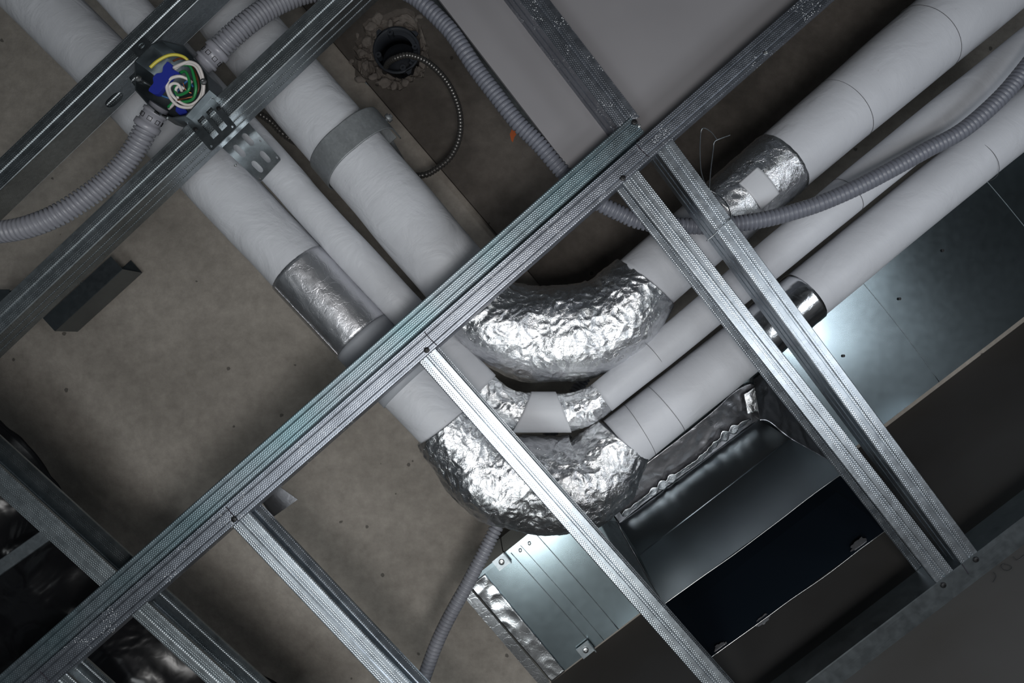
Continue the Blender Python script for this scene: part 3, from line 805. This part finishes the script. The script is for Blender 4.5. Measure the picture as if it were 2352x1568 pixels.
# ================================================================ duct and hood
DD = 1.95
uA, uB = (1078, 1345), (2700, 47)         # upper long edge
lA, lB = (1266, 1565), (2700, 458)        # lower long edge
root = thing('air_duct', W(1700, 1000, DD), 'large rectangular galvanised air duct running beside the dark wall', 'duct')
A0, A1, B0, B1 = W(*uA, DD), W(*uB, DD), W(*lA, DD), W(*lB, DD)
bm = bmesh.new(); NX, NY = 60, 16; g = []; uvl = bm.loops.layers.uv.verify()
for i in range(NX + 1):
    row = []
    for j in range(NY + 1):
        a, b = i / NX, j / NY
        p = (A0 * (1 - a) + A1 * a) * (1 - b) + (B0 * (1 - a) + B1 * a) * b
        p = p + Vector((0, 0, .003 * (1 - (2 * b - 1) ** 2) + .005 * noise.noise(p * 3)))
        row.append(bm.verts.new(p))
    g.append(row)
for i in range(NX):
    for j in range(NY):
        f = bm.faces.new([g[i][j], g[i][j + 1], g[i + 1][j + 1], g[i + 1][j]]); f.smooth = True
hz = Vector((0, 0, .24))
top = {k: bm.verts.new(v.co + hz) for k, v in (('a0', g[0][0]), ('a1', g[-1][0]), ('b0', g[0][-1]), ('b1', g[-1][-1]))}
side = [bm.verts.new(g[i][0].co) for i in range(NX + 1)]; side2 = [bm.verts.new(g[i][-1].co) for i in range(NX + 1)]
bm.faces.new(side + [top['a1'], top['a0']]); bm.faces.new(side2 + [top['b1'], top['b0']])
bm.faces.new([top['a0'], top['a1'], top['b1'], top['b0']])
e0 = [bm.verts.new(g[0][j].co) for j in range(NY + 1)]; bm.faces.new(e0 + [top['b0'], top['a0']])
bmesh.ops.recalc_face_normals(bm, faces=bm.faces)
obj('duct_body', bm, M['duct'], root)
def dpt(a, b, off=0): 
    p = (A0 * (1 - a) + A1 * a) * (1 - b) + (B0 * (1 - a) + B1 * a) * b
    return p + Vector((0, 0, .003 * (1 - (2 * b - 1) ** 2) + .005 * noise.noise(p * 3) - .0005 - off))
def duct_a(u, v):
    d = Vector(uB) - Vector(uA); return (Vector((u, v)) - Vector(uA)).dot(d) / d.dot(d)
def dline(a, r=.0025, name='duct_seam', m=M['smooth_dull'], da=0):
    pts = [dpt(a + da * j / 16, j / 16, -r * .2) for j in range(17)]
    return obj(name, sweep(pts, [r] * 17, 8), m or M['duct'], root)
def low_a(u, v):
    d = Vector(lB) - Vector(lA); return (Vector((u, v)) - Vector(lA)).dot(d) / d.dot(d)
for (u, v, dx, dy, r) in ((1168, 1262, .655, .755, .0012), (1190, 1245, .655, .755, .0008), (1228, 1222, .65, .76, .0012), (1978, 645, .61, .79, .0009), (2262, 412, .62, .78, .0009)):
    a = duct_a(u, v); dline(a, r, da=low_a(u + dx * 320, v + dy * 320) - a)
# screws / punched holes
for (u, v) in ((2166, 575), (2067, 686), (1938, 817)):
    p = W(u, v, DD - .003); bm = bmesh.new()
    bmesh.ops.create_circle(bm, cap_ends=True, radius=.0045, segments=12); bmesh.ops.translate(bm, vec=p, verts=bm.verts)
    obj('punched_hole', bm, M['black'], root)
# end: tape band and flange
def dstrip(a0, a1, off, m, name, b0=0.0, b1=1.0, amp=0, label=None):
    bm = bmesh.new(); rows = []
    na = 14 if amp else 4; nb = 90 if amp else 24
    for i in range(na + 1):
        rows.append([])
        for j in range(nb + 1):
            b = b0 + (b1 - b0) * j / nb
            p = dpt(a0 + (a1 - a0) * i / na, b, off)
            if amp: p = p - Vector((0, 0, amp * (1 - abs(noise.noise(p * 20)) * 2)))
            rows[-1].append(bm.verts.new(p))
    for i in range(na):
        for j in range(nb): bm.faces.new([rows[i][j], rows[i][j + 1], rows[i + 1][j + 1], rows[i + 1][j]]).smooth = True
    bmesh.ops.recalc_face_normals(bm, faces=bm.faces)
    o = obj(name, bm, m, root, label=label); md = o.modifiers.new('thickness', 'SOLIDIFY'); md.thickness = .0012
    return o
dstrip(.0005, .022, .003, M['foil_tape'], 'foil_tape_band', amp=.002, label='wrinkled foil tape band at the duct end')
p, q = dpt(0, 0), dpt(0, 1); ed = (A1 - A0).normalized()
obj('end_flange', prism([p - ed * .034, q - ed * .034, q - ed * .004, p - ed * .004], Vector((0, 0, .012))), M['foil_tape'], root, label='bright folded flange at the duct end')
# long edge angle on the visible side
nrm_ = Vector((-ed.y, ed.x, 0)); nrm_ = nrm_ if nrm_.y < 0 else -nrm_
obj('edge_angle', prism([A0 + Vector((0, 0, -.002)), A1 + Vector((0, 0, -.002)), A1 + nrm_ * .012 + Vector((0, 0, -.002)), A0 + nrm_ * .012 + Vector((0, 0, -.002))], Vector((0, 0, .02))), M['duct'], root)
# Z hangers with bolts near both edges
for (u, v, b) in ((1152, 1290, 0), (1345, 1492, 1)):
    s = -1 if b == 0 else 1
    p = W(u, v, DD - .006); e2_ = ed * .022; n2 = nrm_ * -s * .016
    h = obj('hanger_bracket', prism([p - e2_ - n2 * s * 0 - nrm_ * .018, p + e2_ - nrm_ * .018, p + e2_ + nrm_ * .018, p - e2_ + nrm_ * .018], Vector((0, 0, .003))), M['smooth'], root)
    obj('hanger_lip', prism([p + e2_ - nrm_ * .018, p + e2_ * 1.12 - nrm_ * .018, p + e2_ * 1.12 + nrm_ * .018, p + e2_ + nrm_ * .018], Vector((0, 0, -.016))), M['smooth_dull'], h)
    screw(p - Vector((0, 0, .001)), 0, .009, M['zinc'], h, 'bolt')
for (u, v) in ((1195, 1264), (1216, 1248)): screw(W(u, v, DD - .004), 0, .005, M['zinc'], root, 'rivet')
adopt(root)

# hood: transition that drops out of the duct
root = thing('duct_outlet', W(1780, 1300, 1.7), 'dark galvanised outlet hood hanging below the duct with an open black mouth', 'duct outlet')
DR, DM2, DT = 1.64, 1.80, 1.945
rim = [W(1524, 1388, DR), W(1945, 1080, DR), W(2042, 1213, DR), W(1632, 1510, DR)]
mid0, mid1 = W(1468, 1274, DM2), W(1816, 1007, DM2)
top0, top1 = W(1421, 1201, DT), W(1743, 962, DT)
acr = (rim[3] - rim[0]); 
mid2, mid3 = mid1 + acr * 1.10, mid0 + acr * 1.10
top2, top3 = top1 + acr * 1.15, top0 + acr * 1.15
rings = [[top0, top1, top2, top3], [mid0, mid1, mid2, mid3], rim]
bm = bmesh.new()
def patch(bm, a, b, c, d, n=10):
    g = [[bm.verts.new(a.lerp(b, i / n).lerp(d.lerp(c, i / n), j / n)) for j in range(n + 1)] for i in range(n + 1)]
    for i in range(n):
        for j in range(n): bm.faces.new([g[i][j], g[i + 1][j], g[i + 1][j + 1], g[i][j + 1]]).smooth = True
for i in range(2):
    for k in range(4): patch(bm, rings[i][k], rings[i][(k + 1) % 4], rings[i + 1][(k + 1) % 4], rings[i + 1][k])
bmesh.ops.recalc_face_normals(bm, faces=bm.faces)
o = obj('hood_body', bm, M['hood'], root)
# inner skin and top, near-black to paint in the shade of the mouth
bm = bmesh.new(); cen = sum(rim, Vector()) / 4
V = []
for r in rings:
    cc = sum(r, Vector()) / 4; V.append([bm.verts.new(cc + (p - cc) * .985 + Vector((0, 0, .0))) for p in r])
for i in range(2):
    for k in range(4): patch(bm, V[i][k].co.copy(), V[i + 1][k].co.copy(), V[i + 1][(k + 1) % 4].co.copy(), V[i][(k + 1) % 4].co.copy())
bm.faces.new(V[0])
obj('hood_inner_shade', bm, M['hood_in_shade'], root, label='dark bluish inside of the hood')
# wavy torn rim
pts = []
for k in range(4):
    p, q = rim[k], rim[(k + 1) % 4]
    for j in range(24):
        f = j / 24; w_ = math.sin(PI * f)
        x = p.lerp(q, f); x = x + Vector((noise.noise(x * 6), noise.noise(x * 6 + Vector((3, 3, 3))), 0)) * .006 * w_
        pts.append(x)
pts.append(pts[0])
obj('rim_edge', sweep(pts, [.0014] * len(pts), 6, False), M['zinc'], root)
for a, b in ((mid0, mid1),): obj('fold_ridge', sweep([a, a.lerp(b, .5), b], [.0022] * 3, 8), M['hood'], root)
# smears of old foil glue on the mouth
def smear(u, v, D, s, ang, seed, parent, m):
    bm = bmesh.new(); N = 40; pts = []
    for k in range(N):
        a = 2 * PI * k / N; r = s * (1 + .5 * noise.noise(Vector((math.cos(a) * 2, math.sin(a) * 2, seed))) + .35 * noise.noise(Vector((math.cos(a) * 7, math.sin(a) * 7, seed))))
        x, y = r * math.cos(a), r * .45 * math.sin(a); pts.append((u + x * math.cos(ang) - y * math.sin(ang), v + x * math.sin(ang) + y * math.cos(ang)))
    holed(bm, [pts], lambda x, y: W(x, y, D), Vector((0, 0, .001))); return obj('tape_remnant', bm, m, parent)
for (u, v, s_, sd) in ((1972, 1250, 22, 1), (1752, 1424, 20, 4), (1655, 1486, 18, 8)): smear(u, v, DR + .004, s_, -.63, sd, root, M['foil_dark'])
adopt(root)

# foil tape skirt joining hood to duct
root = thing('foil_tape_skirt', W(1600, 1050, 1.93), 'dark crinkled foil tape sealing the outlet hood to the duct', 'foil tape')
def skirt(P, Q, nx, ny, amp, m, name, D0, D1, label=None, ragged=False):
    """strip between pixel polylines P and Q"""
    a = catmull([(u, v, 0) for u, v in P], nx); b = catmull([(u, v, 0) for u, v in Q], nx)
    bm = bmesh.new(); rows = []
    for i in range(nx):
        rows.append([])
        for j in range(ny):
            f = j / (ny - 1); q = a[i].lerp(b[i], f if not ragged else .5 + (f - .5) * (.25 + .9 * abs(noise.noise(Vector((i * .16, 0, 3)))) * 2)); p = W(q.x, q.y, D0 + (D1 - D0) * f)
            p.z -= amp * (1 - 2 * abs(noise.noise(p * 24))) + amp * .5 * noise.noise(p * 60)
            rows[-1].append(bm.verts.new(p))
    for i in range(nx - 1):
        for j in range(ny - 1): bm.faces.new([rows[i][j], rows[i][j + 1], rows[i + 1][j + 1], rows[i + 1][j]]).smooth = True
    bmesh.ops.recalc_face_normals(bm, faces=bm.faces)
    o = obj(name, bm, m, root, label=label); md = o.modifiers.new('thickness', 'SOLIDIFY'); md.thickness = .001; return o
skirt([(1385, 1150), (1450, 1090), (1560, 1005), (1640, 940), (1690, 895), (1730, 880), (1765, 905)], [(1421, 1203), (1475, 1160), (1560, 1098), (1640, 1040), (1690, 1002), (1725, 975), (1746, 964)], 110, 26, .0012, M['foil_dark'], 'skirt_sheet', DD - .016, DT)
skirt([(1425, 1178), (1480, 1130), (1540, 1088), (1600, 1045), (1660, 990), (1720, 955)], [(1432, 1190), (1490, 1150), (1552, 1104), (1615, 1060), (1670, 1010), (1726, 968)], 90, 8, .003, M['foil'], 'bright_strip', DD - .026, DT - .010, 'bright crinkled strip along the skirt', True)
skirt([(1730, 870), (1765, 850), (1800, 885), (1850, 930)], [(1745, 965), (1768, 970), (1815, 1008), (1905, 1060)], 60, 30, .0015, M['foil_dark'], 'skirt_sheet', DD - .018, DM2 + .04)
skirt([(1708, 905), (1740, 885), (1775, 880), (1800, 895)], [(1715, 950), (1750, 940), (1790, 930), (1815, 925)], 40, 16, .006, M['foil'], 'crumpled_corner', DD - .03, DD - .03, 'bright crumpled foil at the skirt corner')
skirt([(1372, 1190), (1400, 1240), (1440, 1310), (1490, 1370), (1522, 1395)], [(1418, 1196), (1432, 1225), (1466, 1285), (1500, 1345), (1526, 1386)], 80, 16, .002, M['foil_dark'], 'skirt_sheet', DD - .02, DM2)
skirt([(1398, 1205), (1418, 1250), (1440, 1300), (1475, 1345)], [(1414, 1205), (1432, 1248), (1452, 1292), (1483, 1340)], 50, 8, .006, M['foil'], 'bright_strip', DD - .05, DD - .06, 'bright crumpled strip on the left of the hood')
adopt(root)

# ================================================================ black plastic in the bottom-left corner
bd = [(-160, 840), (-40, 930), (40, 985), (95, 1060), (160, 1155), (235, 1232), (320, 1292), (410, 1385), (510, 1470), (640, 1575), (760, 1680)]
cc = catmull([(u, v, 0) for u, v in bd], 120); bm = bmesh.new(); rows = []
for i, q in enumerate(cc):
    rows.append([])
    for j in range(60):
        f = j / 59; u = q.x - 520 * f + (6 * noise.noise(Vector((i * .25, 0, 5))) if j == 0 else 0); v = q.y + 560 * f
        D = 1.98 - .10 * min(1, f * 4)
        p = W(u, v, D); p.z -= .03 * noise.noise(p * 4) + .010 * (1 - 2 * abs(noise.noise(p * 7)))
        rows[-1].append(bm.verts.new(p))
for i in range(119):
    for j in range(59): bm.faces.new([rows[i][j], rows[i][j + 1], rows[i + 1][j + 1], rows[i + 1][j]]).smooth = True
bmesh.ops.recalc_face_normals(bm, faces=bm.faces)
o = obj('black_plastic_sheet', bm, M['plastic']); md = o.modifiers.new('thickness', 'SOLIDIFY'); md.thickness = .001
tag(o, 'glossy black crumpled plastic sheet hanging in the bottom left corner', 'plastic sheet')
bm = prism([W(-40, 1318, 1.62), W(-40, 1338, 1.62), W(120, 1235, 1.62), W(98, 1216, 1.62)][::-1], Vector((0, 0, .0015)))
o = profile('steel_strap', (-60, 1345), (125, 1215), 1.64, .033, .004, 1, M['smooth'], 'short galvanised strap over the black plastic at the left edge', 'strap', kind='U', ribs=False)

# ================================================================ small ceiling fittings
o = profile('ceiling_bracket', (112, 745), (268, 603), 2.26, .062, .12, -1, M['smooth_dull'], 'small dark steel hanger channel fixed to the concrete beside the ribbed beam', 'bracket', kind='U', ribs=False)
for p in ((158, 683), (188, 652), (230, 617)): screw(W(*p, 2.3), 0, .008, M['zinc'], o)
bm = prism([W(*p, 1.63) for p in [(600, 1150), (640, 1116), (684, 1147), (626, 1188)]], Vector((0, 0, .0015)))
tag(obj('steel_offcut', bm, M['foil_dark']), 'short shiny steel piece poking out beside the stud under the twin beams', 'steel piece')
o = profile('ceiling_bracket', (-40, 690), (22, 690), 2.2, .075, .05, -1, M['smooth_dull'], 'dark steel bracket end at the left edge under the ribbed beam', 'bracket', kind='U', ribs=False)
# tie wire round the right stud
o = wire('tie_wire', [(1648, 322, 1.66), (1632, 302, 1.64), (1615, 294, 1.62), (1609, 310, 1.62), (1608, 360, 1.61), (1612, 400, 1.60), (1626, 432, 1.59), (1650, 448, 1.585), (1668, 466, 1.56), (1678, 490, 1.53), (1678, 501, 1.50), (1672, 508, 1.493), (1652, 526, 1.493), (1638, 541, 1.493), (1623, 553, 1.50)], .0013, M['smooth'], n=160)
wire('wire_tail', [(1677, 310, 1.63), (1655, 318, 1.62), (1641, 326, 1.62), (1638, 345, 1.62), (1632, 395, 1.60), (1629, 434, 1.59)], .0013, M['smooth'], o, n=80)
tag(o, 'thin bent tie wire looped round the right close stud with loose ends', 'wire')
# black cable peeping between the elbows is the conduit itself; thin crack-like rods by the duct
o = wire('hanger_wire', [(1148, 1200, 2.1), (1150, 1235, 2.05), (1156, 1268, 1.96), (1166, 1288, 1.945)], .0016, M['black'], n=30)
tag(o, 'thin dark hanging wire above the duct end bracket', 'wire')
bm = bmesh.new()
pts = [(1176, 296), (1184, 300), (1186, 308), (1181, 316), (1178, 327), (1174, 322), (1171, 308)]
holed(bm, [pts], lambda u, v: W(u, v, DB - .0006), Vector((0, 0, .0006)))
tag(obj('paint_mark', bm, M['orange']), 'small orange paint mark on the dark concrete beside the long conduit', 'paint mark')
